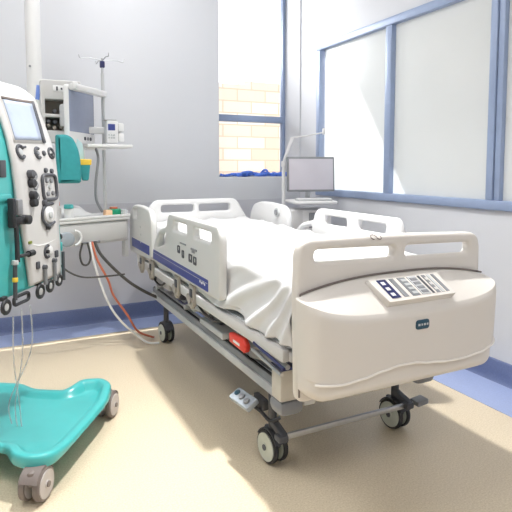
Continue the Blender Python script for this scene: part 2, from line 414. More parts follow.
# sloped control panel
slope = math.atan2(.098, .09)   # top face leans back
def onpad(px, t, lift=0.):      # t 0 = lower front edge, 1 = upper rear edge
    t = .14+.80*t; p = Vector((px*.84-.014, -1.350+.115*t, .807+.100*t)); nrm = Vector((0,-.10,.115)).normalized(); return p+nrm*lift
b = MB()
o8 = [(-.175,.08),(.220,.08),(.190,1.0),(-.225,1.0)]
lo = [onpad(x,t,-.03) for x,t in rnd(o8,.02)]; mid = [onpad(x,t,.010) for x,t in rnd(o8,.02)]; hi = [onpad(x*.985,.02+t*.96,.015) for x,t in rnd(o8,.02)]
b.loft([lo, mid, hi]); cp = b.build('control_panel', M['cream'], bed)
def key(x0, x1, t0, t1, m, name='button_strip', lift=.0155, sk=-.045):
    q = lambda x, t: onpad(x+sk*(t-.5), t, lift)
    bb = MB(); bb.poly([q(x0,t0), q(x1,t0), q(x1,t1), q(x0,t1)], .0015); return bb.build(name, m, cp)
cols = [(-.175,-.125,'navyd'),(-.105,-.080,'grey'),(-.058,-.014,'grey'),(.000,.052,'lgrey'),(.062,.074,'dgrey'),(.088,.108,'grey'),(.118,.136,'lgrey'),(.146,.164,'grey')]
for x0, x1, mm in cols: key(x0+.012, x1+.012, .20, .90, M[mm])
for k in range(3): key(-.153, -.133, .28+.21*k, .39+.21*k, M['white'], 'button', .0175)
for k in range(4): key(-.036, -.006, .26+.16*k, .35+.16*k, M['lgrey'], 'button', .0175)
for k in range(4): key(.020, .056, .26+.16*k, .35+.16*k, M['grey'], 'button', .0175)
for k in range(3): key(.101, .117, .30+.2*k, .39+.2*k, M['offwhite'], 'button', .0175)
b = MB(); b.panel(rnd(rect(-.040,.722,.025,.758), .012), (), .008, .002, 'xz', -1.3415); bd = b.build('badge', M['badge'], bed)
b = MB()
for k, wd in enumerate((.010,.006,.010,.008)): b.box((-.026+.0135*k,-1.3458,.740), (wd,.001,.008))
b.build('badge_lettering', M['lgrey'], bd)

# side rails
def side_rail(sx, outer, radii, holes, name):
    b = MB(); b.panel(rnd(outer, radii, 6), holes, .042, .014, 'yz', sx*HX, bres=3)
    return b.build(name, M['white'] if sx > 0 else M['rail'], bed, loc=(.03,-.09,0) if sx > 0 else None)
headp = [(1.290,.675),(1.292,.93),(1.235,1.02),(1.11,1.052),(.92,1.054),(.70,1.04),(.645,.97),(.648,.713),(.70,.695)]
midp = [(-.548,.695),(-.560,1.0),(-.53,1.055),(.24,1.055),(.285,1.02),(.30,.972),(.47,.935),(.585,.83),(.632,.72),(.60,.70)]
h1 = rnd([(1.04,.95),(1.04,1.022),(1.165,1.018),(1.17,.95)], .025)
s1 = rnd([(-.078,.957),(.178,.957),(.168,1.014),(-.078,1.014)], .022); s2 = rnd([(-.19,.957),(-.19,1.014),(-.445,1.012),(-.435,.957)], .022)
lp = rnd([(.325,.862),(.312,.932),(.455,.902),(.515,.808)], .03)
for sx in (-1, 1):
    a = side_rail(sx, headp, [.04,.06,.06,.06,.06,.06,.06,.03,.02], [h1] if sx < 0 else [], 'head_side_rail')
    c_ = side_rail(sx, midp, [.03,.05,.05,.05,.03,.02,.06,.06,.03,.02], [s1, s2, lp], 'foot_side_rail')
    X = sx*(HX+.0215)
    MB().panel(rnd(rect(.70,.728,1.205,.793), .006), (), .003, .001, 'yz', X).build('stripe', M['navy'], a)
    st = MB().panel(rnd([(-.405,.712),(.605,.722),(.597,.786),(-.405,.772)], .006), (), .003, .001, 'yz', X).build('stripe', M['navy'], c_)
    b = MB()
    for k in range(4): b.box((X+sx*.002, -.36+.022*k, .742+.004*(k % 2)), (.001, .014, .012))
    b.build('stripe_lettering', M['white'], st)
    MB().panel([(-.40,.752),(.60,.766),(.60,.769),(-.40,.755)], (), .0035, .0005, 'yz', X).build('pin_stripe', M['lgrey'], c_)
    if sx < 0:
        for q_ in (((X-.001,-.02,.903), (.003,.10,.008)), ((X-.001,-.20,.895), (.003,.09,.010)), ((X-.001,-.19,.882), (.003,.04,.012))):
            MB().box(*q_).build('indicator_mark', M['grey'], c_)
        for (y, z, q) in ((.055,.862,.022),(-.02,.845,.018),(-.145,.842,.026),(-.215,.838,.024)):
            MB().panel(rnd(rect(y-q,z-.022,y+q,z+.022), .008), [rnd(rect(y-q*.45,z-.008,y+q*.45,z+.014), .004)], .004, .001, 'yz', X-.001).build('rail_button', M['dgrey'], c_)
    else:
        Y = .80; b = MB(); b.cyl((sx*(HX-.02),Y,.985), (sx*(HX-.034),Y,.985), .036, seg=24, bev=.004); b.build('position_dial', M['lgrey'], a)
        MB().cyl((sx*(HX-.033),Y,.985), (sx*(HX-.040),Y,.985), .022, seg=20).build('dial_face', M['grey'], a)
for y in (.98,):  # small fittings on the left head rail
    for k in range(3): MB().cyl((-HX-.020,.93,.90-.055*k), (-HX-.024,.93,.90-.055*k), .008, seg=12).build('rail_stud', M['lgrey'], bed)

# mattress platform
pf = MB()
for sx in (-1, 1): pf.box((sx*.452,.02,.605), (.035,2.22,.055), .01)
for y in (-1.08,-.4,.3,1.1): pf.box((0,y,.60), (.88,.05,.04), .006)
pf.build('platform_frame', M['offwhite'], bed)
MB().box((0,.02,.632), (.89,2.2,.012), .003).build('platform_deck', M['lgrey'], bed)
# lower frame
for sx in (-1, 1):
    br = MB().box((sx*.357,.06,.385), (.052,2.06,.07), .006).build('base_rail', M['grey'], bed)
    b = MB(); b.box((sx*.386,.06,.365), (.016,2.04,.040), .003); b.build('rail_strip', M['lgrey'], br); MB().box((sx*.372,.06,.4195), (.014,2.03,.010), .002).build('rail_groove', M['black'], br); MB().box((sx*.352,.06,.4215), (.016,2.04,.012), .003).build('rail_strip', M['lgrey'], br)
for y in (-.78,1.02): MB().box((0,y,.36), (.66,.09,.05), .01).build('cross_member', M['lgrey'], bed)
MB().box((.02,.15,.40), (.58,1.05,.05), .02).build('base_cover', M['grey'], bed)
for y in (-.42, .72):
    lc = MB().box((0,y,.46), (.20,.16,.20), .015).build('lift_column', M['offwhite'], bed)
    MB().box((0,y,.555), (.15,.12,.10), .01).build('inner_column', M['lgrey'], lc)
# scissor arms, brackets and motor seen under the left side
b = MB()
b.box((-.36,.86,.50), (.03,.34,.05), .008, rx(-.35)).box((-.36,.46,.51), (.03,.32,.045), .008, rx(.45))
b.cyl((-.385,.70,.555), (-.33,.70,.555), .026, seg=18).cyl((-.385,.98,.44), (-.33,.98,.44), .024, seg=18).cyl((-.385,.33,.45), (-.33,.33,.45), .022, seg=18)
b.build('lift_arm', M['lgrey'], bed)
for y0 in (1.02, .18):
    for k in (0, 1):
        y = y0-.27*k
        b = MB(); b.box((-.478,y,.625), (.022,.075,.12), .008).box((-.478,y+.03,.585), (.026,.10,.035), .006, rx(.5)).cyl((-.50,y,.605), (-.45,y,.605), .022, seg=16)
        b.build('rail_bracket', M['bracket'], bed)
        MB().box((-.490,y-.012,.640), (.012,.034,.045), .004).build('bracket_latch', M['dgrey'], bed)
MB().box((-.37,.70,.535), (.10,.30,.07), .012).build('motor_housing', M['offwhite'], bed)
b = MB(); b.box((-.30,-.02,.50), (.14,.40,.05), .01).box((-.37,.02,.505), (.02,.30,.03), .004).build('actuator', M['dgrey'], bed)
b = MB(); b.box((-.375,-.03,.53), (.03,.26,.022), .004).box((-.36,.18,.49), (.05,.06,.07), .008).build('actuator_bracket', M['lgrey'], bed)
MB().box((-.34,-.18,.455), (.14,.34,.035), .008).build('cable_tray', M['lgrey'], bed)
for k, (y0, y1, dz) in enumerate(((.95,.55,.05),(.45,.05,.06),(.0,-.45,.035))):
    MB().tube([(-.43,y0,.58),(-.435,y0*.7+y1*.3,.575-dz),(-.435,y0*.3+y1*.7,.57-dz),(-.43,y1,.58)], .007).build('control_cable', M['black'] if k != 1 else M['navyd'], bed)
for y in (.88,.25): MB().box((-.43,y,.545), (.05,.07,.05), .008).build('junction_box', M['dgrey'], bed)
MB().cyl((-.40,.30,.50),(-.40,-.12,.53),.020,seg=16,bev=.003).build('gas_spring', M['lgrey'], bed)
# red release handle and the tubes near the foot end
b = MB(); b.panel(rnd([(-.545,.545),(-.555,.500),(-.72,.495),(-.735,.530),(-.70,.560)], .014), (), .03, .008, 'yz', -.445); rh = b.build('release_handle', M['red'], bed, label='red release handle')
MB().box((-.461,-.64,.522), (.002,.07,.012)).build('handle_lettering', M['white'], rh)
b = MB(); b.cyl((-.44,-.72,.575), (-.44,-1.08,.555), .011, seg=12).cyl((-.455,-.80,.540), (-.455,-1.06,.520), .008, seg=12); b.build('guide_tube', M['steel'], bed)
MB().cyl((-.468,-.84,.585), (-.468,-1.10,.560), .007, seg=10).build('blue_tube', M['navyd'], bed, label='dark blue tube')
b = MB(); b.box((-.36,-.74,.475), (.035,.30,.04), .010, rx(-.22)); b.build('foot_arm', M['grey'], bed)
MB().box((-.30,-.72,.43), (.12,.26,.05), .02).build('cable_cover', M['dgrey'], bed)
# corner blocks over the front castors
for sx in (-1, 1):
    cb = MB().box((sx*.372,-.945,.435), (.095,.085,.135), .010).build('corner_block', M['corner'], bed)
    MB().box((sx*.366,-.94,.338), (.115,.115,.068), .026).build('corner_bumper', M['grey'], cb)
    MB().box((sx*.372,-.946,.507), (.100,.091,.014), .004).build('block_cap', M['navyd'], cb)
b = MB(); b.box((-.27,-.95,.345), (.06,.05,.04), .008); b.build('foot_bracket', M['offwhite'], bed)
# castors, forks and the locking bar
for (x, y) in ((-.345,-.78),(.365,-.78),(-.300,1.02),(.355,1.02)):
    ca = castor(bed, x, y, PI+.10, disc=M['greentyre'], rim=M['black'], fork=M['dgrey'], top=.36, name='castor')
b = MB(); b.box((.035,-.875,.155), (.73,.016,.026), .004); lb = b.build('locking_bar', M['steel'], bed)
for x in (-.345, .365):
    b = MB(); b.box((x,-.83,.175), (.035,.13,.035), .01, rx(.25)); b.box((x-.01,-.88,.158), (.05,.05,.03), .008); b.build('lock_lever', M['dgrey'], bed)
MB().box((.430,-.885,.165), (.07,.06,.026), .006, ry(-.1)).build('brake_paddle', M['grey'], bed)
# foot switch box on the left side
fs = MB().box((-.475,-.75,.300), (.066,.155,.028), .008, rz(.12) @ ry(-.5)).build('foot_switch', M['switch'], bed, label='blue-grey foot switch box')
for k in range(3):
    MB().cyl((-.480,-.795+.047*k,.309), (-.485,-.795+.047*k,.319), .015, seg=18, bev=.003).build('foot_button', M['badge'] if k == 2 else M['grey'], fs)
b = MB(); b.tube([(-.462,-.79,.298),(-.43,-.83,.270),(-.40,-.86,.235),(-.36,-.88,.25)], .008).box((-.415,-.80,.30), (.03,.10,.05), .008); b.build('switch_arm', M['black'], bed)

# ------------------------------------------------------------------ sheet over the mattress
def sheet_pt(u, v):
    y = -1.13+2.26*v
    zt = .905+.004*math.sin(v*9)
    if u < .26:          # left hanging side
        t = u/.26; z = .648+(zt-.05-.648)*t; x = -.443-.010*(1-t)
    elif u < .34:
        t = (u-.26)/.08; a = t*PI/2; x = -.443+.05*(1-math.cos(a)); z = zt-.05+.05*math.sin(a)
    elif u < .66:
        t = (u-.34)/.32; x = -.393+.786*t; z = zt
    elif u < .74:
        t = (u-.66)/.08; a = t*PI/2; x = .393+.05*math.sin(a); z = zt-.05+.05*math.cos(a)
    else:
        t = (u-.74)/.26; z = zt-.05+(.66-zt+.05)*t; x = .443+.01*t
    topw = 1 if .3 < u < .7 else .5
    p = Vector((x*2.2, y*2.6, 0)); q = Vector((x*6+y*2.0, y*5-x*3, 3))
    wr = noise.noise(p)*.016+noise.noise(q)*.008
    ridge = (1-abs(noise.noise(Vector((x*3+y*1.2, y*3.2-x*4, 7)))))**7*.020
    z += (wr+ridge)*topw
    if u < .3:           # folds running down and outwards from the corner near the foot
        fan = math.atan2(z-1.02, (y+1.25)); w = .5+.5*math.sin(fan*26+noise.noise(Vector((y*3, z*3, 1)))*2)
        amp = .024*(1-u/.3)**.5*max(0, min(1, (.75-v)/.5))
        x -= amp*w**2
        x -= .010*noise.noise(Vector((y*5, z*7, 2)))
        if u < .03: z += .02*noise.noise(Vector((y*4, 0, 5)))
    return (x, y, z)
b = MB(); b.grid(sheet_pt, 130, 200)
sh = b.build('bed_sheet', M['sheet'], angle=180, loc=(1.43,2.8,0), solid=.005)
tag(sh, 'rumpled white cotton sheet covering the mattress and hanging down the bed side', 'sheet')

# ------------------------------------------------------------------ ventilator / computer trolley beyond the bed
ve = thing('ventilator_trolley', 'white ventilator trolley with a wide flat screen standing in the corner by the window', 'ventilator', (2.44,3.86,0), math.radians(-16))
b = MB()
for sx in (-1,1):
    for sy in (-1,1): b.tube([(0,0,.12),(sx*.10,sy*.09,.115),(sx*.17,sy*.16,.10)], .026)
b.cyl((0,0,.08),(0,0,.17),.07,seg=20,bev=.01); b.build('base', M['white'], ve)
for sx in (-1,1):
    for sy in (-1,1): castor(ve, sx*.17, sy*.16, .3, R=.04, gap=.034, wd=.014, disc=M['lgrey'], rim=M['black'], fork=M['dgrey'], top=.12)
MB().box((-.06,0,.55), (.09,.10,.82), .02).build('column', M['white'], ve)
MB().box((-.02,.02,.865), (.36,.26,.21), .02).build('control_unit', M['white'], ve)
MB().box((.035,-.116,.88), (.16,.012,.13), .006).build('control_face', M['grey'], ve)
MB().box((-.145,-.116,.88), (.09,.010,.17), .006).build('drawer_front', M['offwhite'], ve)
MB().panel(rnd(rect(-.19,-.20,.19,.18), .05), (), .026, .010, 'xy', 1.032).build('keyboard_tray', M['white'], ve)
kb = MB().box((0,-.09,1.053), (.30,.12,.016), .005).build('keyboard', M['lgrey'], ve)
b = MB()
for r in range(4):
    for k in range(12): b.box((-.132+.024*k,-.132+.027*r,1.063), (.020,.021,.006), .002, seg=1)
b.build('keys', M['white'], kb)
MB().tube([(0,.10,1.03),(0,.09,1.10),(0,.04,1.18)], .022).build('screen_neck', M['lgrey'], ve)
sc = MB().box((0,0,1.268), (.425,.036,.300), .012, rx(-.06)).build('screen_bezel', M['grey'], ve)
MB().box((0,-.0175,1.268), (.390,.004,.264), .001, rx(-.06)).build('display', M['screenl'], sc)
b = MB(); b.tube([(-.225,.06,.70),(-.225,.06,1.30),(-.222,.06,1.34)], .016, smooth=False)
b.cyl((-.225,.06,1.33), (-.225,.06,1.38), .022, seg=14, bev=.004); b.build('arm_post', M['white'], ve)
b = MB(); b.tube([(-.225,.06,1.36),(-.215,.03,1.42),(-.165,.0,1.58)], .015).build('support_arm', M['white'], ve)
b = MB(); b.tube([(-.165,0,1.58),(-.02,-.01,1.60),(.10,-.01,1.625)], .006).box((.112,-.01,1.635), (.022,.03,.055), .006); b.build('arm_tip', M['white'], ve)

# blue film bundle on the window sill
b = MB(); zs = WZ0+.012
for k in range(6):
    x0 = WX0+.05+.12*k; pts = []
    for j in range(9): pts.append((x0+.035*j+random.uniform(-.015,.015), YB+.10+random.uniform(-.05,.05), zs+.014+random.uniform(0,.016)+(.012 if j in (3,4) else 0)))
    b.tube([(min(max(p[0],WX0+.03),WX1-.10),p[1],p[2]) for p in pts], .012+.004*(k % 2))
b.ring((WX0+.33,YB+.10,zs+.030), (0,.3,1), .055, .016).ring((WX0+.53,YB+.10,zs+.04), (0,1,.4), .030, .011)
o = b.build('plastic_film', M['blue'], angle=180); tag(o, 'crumpled blue plastic film lying along the window sill', 'plastic')

# ------------------------------------------------------------------ ceiling pendant at the left
PA = math.radians(20)
pe = thing('medical_pendant', 'white medical ceiling pendant with a thick column, console and drawer unit by the back wall', 'pendant', (.25,4.02,0))
def pl(x, y, z):      # tray frame: x along the drawer front, y into the wall
    return (x*math.cos(PA)-y*math.sin(PA), x*math.sin(PA)+y*math.cos(PA), z)
b = MB(); b.cyl((.017,0,1.75), (.017,0,ZC-.001), .050, seg=32).cyl((.017,0,ZC-.05),(.017,0,ZC-.001),.13,seg=32,bev=.01)
b.box((.017,.0,1.62), (.09,.09,.32), .02); col = b.build('column', M['white'], pe)
MB().cyl((-.012,-.0475,2.02),(-.013,-.053,2.02),.008,seg=12).build('cap_screw', M['grey'], col)
MB().box((.033,-.047,1.845), (.028,.006,.10), .002, ry(.12)).build('sticker', M['bluel'], col, label='blue sticker')
# console with recess
b = MB(); b.panel(rnd(rect(.045,1.50,.32,1.935), .02), [rnd(rect(.075,1.70,.205,1.80), .006), rnd(rect(.075,1.585,.205,1.675), .006)], .12, .008, 'xz', -.02)
co = b.build('console', M['offwhite'], pe)
MB().box((.18,.045,1.72), (.26,.012,.42), .004).build('console_back', M['hole'], co)
b = MB()
for x in (.155,.185): b.box((x,-.083,1.875), (.012,.006,.028 if x < .16 else .014), .002)
b.build('switch_mark', M['dgrey'], co)
MB().box((.165,-.080,1.875), (.075,.006,.045), .004).build('switch_plate', M['white'], co)
for (x, z) in ((.14,1.722),(.182,1.722),(.095,1.65),(.095,1.62),(.14,1.645),(.182,1.655),(.182,1.612),(.135,1.605)):
    MB().cyl((x,.02,z),(x,-.06,z),.013,seg=14,bev=.002).build('gas_socket', M['dgrey'] if z > 1.63 else M['hole'], co)
# lower trunk behind the dialysis machine down to the drawers
MB().box((.05,.03,1.28), (.13,.09,.52), .015).build('trunk', M['white'], pe)
# drawer unit
dx = .16; dp = Vector((dx,-.22,0))
def P(x, y, z): q = pl(x, y, 0); return (dp.x+q[0], dp.y+q[1], z)
R20 = rz(PA)
b = MB(); b.box(P(.22,.16,.855), (.55,.34,.155), .012, R20); du = b.build('drawer_unit', M['white'], pe)
b = MB(); b.box(P(.22,.155,.952), (.58,.37,.030), .010, R20)
b.box(P(.22,-.030,.972), (.58,.012,.018), .004, R20).box(P(.505,.155,.972), (.012,.37,.022), .004, R20); b.build('tray_top', M['white'], pe)
MB().box(P(.22,-.012,.858), (.53,.012,.130), .006, R20).build('drawer_front', M['offwhite'], du)
MB().box(P(.19,-.022,.795), (.14,.016,.018), .005, R20).build('drawer_handle', M['grey'], du)
b = MB(); b.cyl(P(.0,-.005,.835), P(.0,-.06,.835), .050, seg=24, bev=.008); b.build('round_lamp', M['switch'], du)
b = MB(); b.ring(P(.055,-.04,.84), (.34,-.94,0), .05, .009, -PI/2, PI/2, x=(.94,.34,0)); b.build('round_handle', M['white'], du)
b = MB(); b.box(P(.50,.03,.83), (.03,.05,.36), .006, R20); b.build('side_rail_bar', M['lgrey'], du)
# shelf, arm
b = MB(); b.box((.49,-.02,1.482), (.33,.26,.024), .008, rz(.10)).box((.40,-.02,1.465), (.18,.05,.02), .004, rz(.1)); b.build('shelf', M['white'], pe)
b = MB(); b.box((.36,-.140,1.866), (.41,.060,.044), .012, rz(.873)); b.box((.245,-.290,1.876), (.035,.05,.045), .008); b.build('equipment_arm', M['white'], pe)
b = MB(); b.box((.40,.02,1.60), (.42,.05,.05), .01); b.build('support_arm', M['white'], pe)

# patient monitor
ma = math.radians(57.9)
mo = thing('patient_monitor', 'white patient monitor with a dark blue-grey screen mounted on the pendant', 'monitor', (.565,3.92,1.55), ma)
b = MB(); b.panel(rnd(rect(-.212,-.055,.225,.335), .025), (), .036, .012, 'xz', .018); mc = b.build('casing', M['white'], mo)
MB().panel(rnd(rect(-.200,.022,.208,.312), .008), (), .006, .002, 'xz', .0015).build('display', M['screen'], mc)
for k, x in enumerate((.04,.09,.135)): MB().cyl((x,.003,-.016),(x,-.006,-.016),.013,seg=14,bev=.002).build('button', M['dgrey'] if k != 1 else M['grey'], mc)
MB().box((0,.10,.14), (.16,.07,.16), .02).build('mount', M['lgrey'], mo)

# drip pole fixed to the pendant
dpz = thing('drip_pole', 'thin steel drip pole with hooks at the top, fixed to the pendant', 'drip pole', (.735,4.04,0))
MB().cyl((0,0,.96), (0,0,2.02), .013, seg=16).build('lower_tube', M['lgrey'], dpz)
MB().cyl((0,0,1.90), (0,0,2.13), .009, seg=14).build('upper_tube', M['steel'], dpz)
MB().box((0,0,2.085), (.035,.03,.05), .008).build('hook_block', M['navyd'], dpz)
MB().box((0,0,1.862), (.05,.05,.03), .008).build('clamp', M['grey'], dpz)
for a in (0.1, 1.67, 3.24, 4.81):
    ca_, sa_ = math.cos(a), math.sin(a)
    MB().tube([(0,0,2.11),(ca_*.10,sa_*.10,2.125),(ca_*.155,sa_*.155,2.115),(ca_*.168,sa_*.168,2.14)], .0035).build('hook', M['steel'], dpz)

# infusion pump
ip = thing('infusion_pump', 'small white infusion pump with a blue display clamped to the drip pole', 'pump', (.78,3.985,1.503), .1)
ic = MB().box((0,0,.085), (.085,.07,.165), .010).build('casing', M['white'], ip)
MB().box((-.008,-.036,.118), (.052,.004,.046), .001).build('display', M['navy'], ic)
b = MB()
for r in range(2):
    for k in range(3): b.box((-.026+.018*k,-.036,.062-.02*r), (.013,.005,.013), .002)
b.build('keypad', M['lgrey'], ic)
for z in (.045,.12): MB().box((.066,0,z), (.046,.06,.062), .010).build('side_module', M['white'], ip)
MB().box((-.01,0,.173), (.09,.05,.010), .003).build('carry_handle', M['lgrey'], ip)

# teal bag and pouch hanging beside the console
b = MB(); b.panel(rnd([(-.075,.0),(.075,.0),(.080,.10),(.066,.22),(.030,.30),(-.010,.322),(-.075,.318)], [.01,.02,.05,.06,.05,.03,.01]), (), .09, .022, 'xz', 0)
o = b.build('equipment_cover', M['teald'], loc=(.437,3.69,1.222)); tag(o, 'dark teal fabric equipment cover hanging below the console', 'cover')
po = thing('pouch', 'small teal pouch with a yellow top edge hanging under the patient monitor', 'pouch', (.562,3.82,1.235))
MB().panel(rnd([(-.022,0),(.022,0),(.036,.115),(-.036,.115)], .012), (), .035, .010, 'xz', 0).build('body', M['teald'], po)
MB().panel(rnd([(-.038,.108),(.042,.108),(.045,.148),(-.042,.150)], .008), (), .038, .006, 'xz', 0).build('top_edge', M['yellow'], po, label='yellow top edge')
MB().tube([(.0,.0,.145),(.0,.01,.19),(.0,.02,.235)], .004).build('strap', M['lgrey'], po)
MB().panel(rnd([(-.075,0),(.02,.02),(-.01,.26),(-.075,.32)], .01), (), .02, .004, 'xz', .03).build('clear_sleeve', M['tealp'], po)

# things on the pendant's tray
TZ = .9675
b = MB()
def cloth(u, v):
    x, y = -.02+.32*u, .07+.24*v
    h = .075*(math.sin(PI*min(1,max(0,u)))**.6)*(math.sin(PI*min(1,max(0,v)))**.6)
    h *= .9+.8*noise.noise(Vector((u*4, v*4, 2.2)))
    q = P(x, y, TZ+.003+max(0, h)); return (pe.location.x+q[0], pe.location.y+q[1], q[2])
b.grid(cloth, 36, 30); o = b.build('drape', M['sheet'], angle=180, solid=.004); tag(o, 'crumpled white plastic-wrapped drape heaped on the pendant tray', 'drape')
def W(x, y, z): q = P(x, y, z); return (pe.location.x+q[0], pe.location.y+q[1], z)
bt = thing('bottle', 'small beige bottle with an orange cap on the pendant tray', 'bottle', W(-.03,.03,TZ))
b = MB(); b.cyl((0,0,0),(0,0,.085),.027,seg=20,bev=.006).cyl((0,0,.08),(0,0,.10),.018,seg=16); b.build('body', M['offwhite'], bt)
MB().cyl((0,0,.098),(0,0,.128),.020,.017,seg=16,bev=.003).build('cap', M['orange'], bt)
jr = thing('jar', 'small white jar with a teal lid at the left end of the pendant tray', 'jar', W(.045,.012,TZ))
MB().cyl((0,0,0),(0,0,.075),.030,seg=22,bev=.006).build('body', M['white'], jr)
b = MB(); b.cyl((0,0,.076),(0,0,.105),.034,.030,seg=22,bev=.004); b.build('lid', M['tealb'], jr)
kb_ = thing('tape_roll', 'green roll of tape with an orange top at the right end of the tray', 'tape', W(.455,.10,TZ))
b = MB(); b.cyl((0,0,0),(0,0,.045),.048,seg=24,bev=.004); b.build('roll', mat('green_tape', lin(20,150,110), .5), kb_)
MB().cyl((-.005,0,.0455),(-.005,0,.060),.030,seg=18,bev=.003).build('top', M['orange'], kb_)
b = MB(); b.box((0,0,.022),(.055,.05,.044),.008); o = b.build('plaster_box', mat('peach_card', lin(240,200,160), .6), loc=W(.375,.06,TZ)); o.rotation_euler[2] = PA; tag(o, 'small peach coloured box beside the green tape roll', 'box')

# cables and hoses
def hose(name, pts, r, m, label, cat): 
    o = MB().tube(pts, r, seg=8, sub=8).build(name, m); return tag(o, label, cat)
hose('power_cable', [(.35,3.70,.70),(.42,3.66,.63),(.52,3.66,.585),(.68,3.68,.575),(.80,3.72,.57)], .006, M['hose_grey'], 'thin grey cable sagging between the dialysis machine and the pendant', 'cable')
hose('black_hose', [(.62,3.84,.80),(.66,3.80,.70),(.80,3.80,.54),(.92,3.78,.44),(1.06,3.74,.36),(1.12,3.70,.345)], .011, M['hose_grey'], 'dark grey hose running from the pendant drawers down to the bed frame', 'hose')
hose('red_hose', [(.60,3.835,.80),(.625,3.80,.68),(.70,3.80,.52),(.74,3.82,.40),(.84,3.84,.24),(.92,3.86,.10),(1.03,3.90,.030),(1.06,3.93,.012)], .008, M['orange'], 'orange-red hose looping from the pendant drawers to the floor', 'hose')
hose('white_hose', [(.585,3.83,.80),(.60,3.80,.68),(.66,3.80,.46),(.72,3.80,.31),(.80,3.82,.19),(.90,3.84,.085),(.98,3.80,.020),(1.06,3.78,.012)], .008, M['hose_white'], 'white hose looping from the pendant drawers to the floor', 'hose')
hose('loop_cord', [(.53,3.80,.80),(.51,3.79,.72),(.525,3.785,.655),(.56,3.785,.65),(.58,3.79,.70),(.565,3.81,.80)], .007, M['hose_grey'], 'short grey cord hanging in a loop under the drawer', 'cord')
hose('monitor_cable', [(.665,3.99,1.47),(.672,3.93,1.40),(.66,3.92,1.30),(.65,3.92,1.21),(.655,3.94,1.09),(.70,3.97,1.0)], .010, M['grey'], 'blue-grey cable hanging from the shelf beside the drip pole', 'cable')

# ------------------------------------------------------------------ dialysis machine (local x along its front, local -y is the front side)
dm = thing('dialysis_machine', 'teal and white dialysis machine with a tilted screen on a wheeled teal base', 'dialysis machine', (.303,2.50,0), math.atan2(.837,.547))
PROF = [(.74,-.183),(.96,-.183),(1.16,-.192),(1.26,-.199),(1.365,-.209),(1.44,-.226),(1.51,-.250),(1.64,-.300),(1.68,-.325),(1.72,-.375),(1.74,-.42)]
def nf(z):
    if z <= PROF[0][0]: return PROF[0][1]
    for (a, b0), (c, d) in zip(PROF, PROF[1:]):
        if z <= c: return b0+(d-b0)*(z-a)/(c-a)
    return PROF[-1][1]
def fp(u, z, lift=0.):
    s = (nf(z+.004)-nf(z-.004))/.008; nrm = Vector((0,-1,-s)).normalized() if False else Vector((0,-1,s*-1)).normalized()
    # front surface y = -n(z); outward normal points to -y and, where the panel leans back, up
    nrm = Vector((0,-1,-s)).normalized()
    return Vector((u,-nf(z),z))+nrm*lift
def fn(z):
    s = (nf(z+.004)-nf(z-.004))/.008; return Vector((0,-1,-s)).normalized()
# base basin
ol = [(.345,.84),(.345,.60),(.345,.47),(.288,.37),(.292,.195),(.395,.172),(.432,.05),(.36,-.028),(.22,-.060),(-.24,-.068),(-.345,-.060),(-.380,.02),(-.358,.105),(-.275,.18),(-.275,.37),(-.345,.47),(-.345,.60),(-.345,.84)]
ring0 = rnd(ol, [.06,.0,.03,.03,.03,.03,.04,.03,.04,.04,.04,.04,.03,.03,.03,.03,.0,.06], 4)
def resample(p, k):
    p = [Vector((*q,0)) for q in p]; L = [0]
    for a, c in zip(p, p[1:]+p[:1]): L.append(L[-1]+(c-a).length)
    out = []; j = 0; pp = p+[p[0]]
    for i in range(k):
        t = L[-1]*i/k
        while L[j+1] < t: j += 1
        f_ = (t-L[j])/max(1e-9, L[j+1]-L[j]); out.append(pp[j].lerp(pp[j+1], f_))
    return out
ring0 = resample(ring0, 220)
area = sum(a.x*c.y-c.x*a.y for a, c in zip(ring0, ring0[1:]+ring0[:1]))
def inset(p, d):
    out = []; k = len(p)
    for i in range(k):
        t = (p[(i+3) % k]-p[i-3]).normalized(); nn_ = Vector((-t.y, t.x, 0))*(1 if area > 0 else -1)
        out.append(p[i]+nn_*d)
    for _ in range(2): out = [(out[i-1]+out[i]*2+out[(i+1) % k])/4 for i in range(k)]
    return out
def rim(p, z):     # corner pods stand proud of the rest of the rim
    e = max(0, 1-((abs(p.x)-.38)**2+(p.y-.05)**2)/.035); return z+.018*min(1, e*1.3)-.010*math.exp(-((p.x)/.22)**2)*math.exp(-((p.y+.06)/.12)**2)
loops = []
for d, z, k in ((.018,.124,0),(.004,.127,0),(.0,.132,.1),(.002,.150,.9),(.006,.158,1),(.012,.161,1),(.036,.160,1),(.043,.156,.95),(.052,.148,.8),(.066,.137,.2),(.072,.134,0)):
    q = inset(ring0, d); loops.append([Vector((p.x,p.y,z+(rim(p,0))*k)) for p in q])
b = MB(); b.loft(loops); bt_ = b.build('base_basin', M['tealb'], dm, angle=50)
# strengthening ridge that bends round the near pod
for x0, axis in ((-.36, 0),(.348, 0)):
    castor(dm, x0, 0, -PI/2+.0, R=.066, gap=.060, wd=.026, disc=M['taupel'], rim=M['taupe'], fork=M['taupe'], top=.128)
for x0 in (-.29, .29):
    castor(dm, x0, .76, -PI/2, R=.066, gap=.060, wd=.026, disc=M['taupel'], rim=M['taupe'], fork=M['taupe'], top=.128)
MB().cyl((0,.50,.12), (0,.50,.80), .055, seg=24).build('column', M['lgrey'], dm)
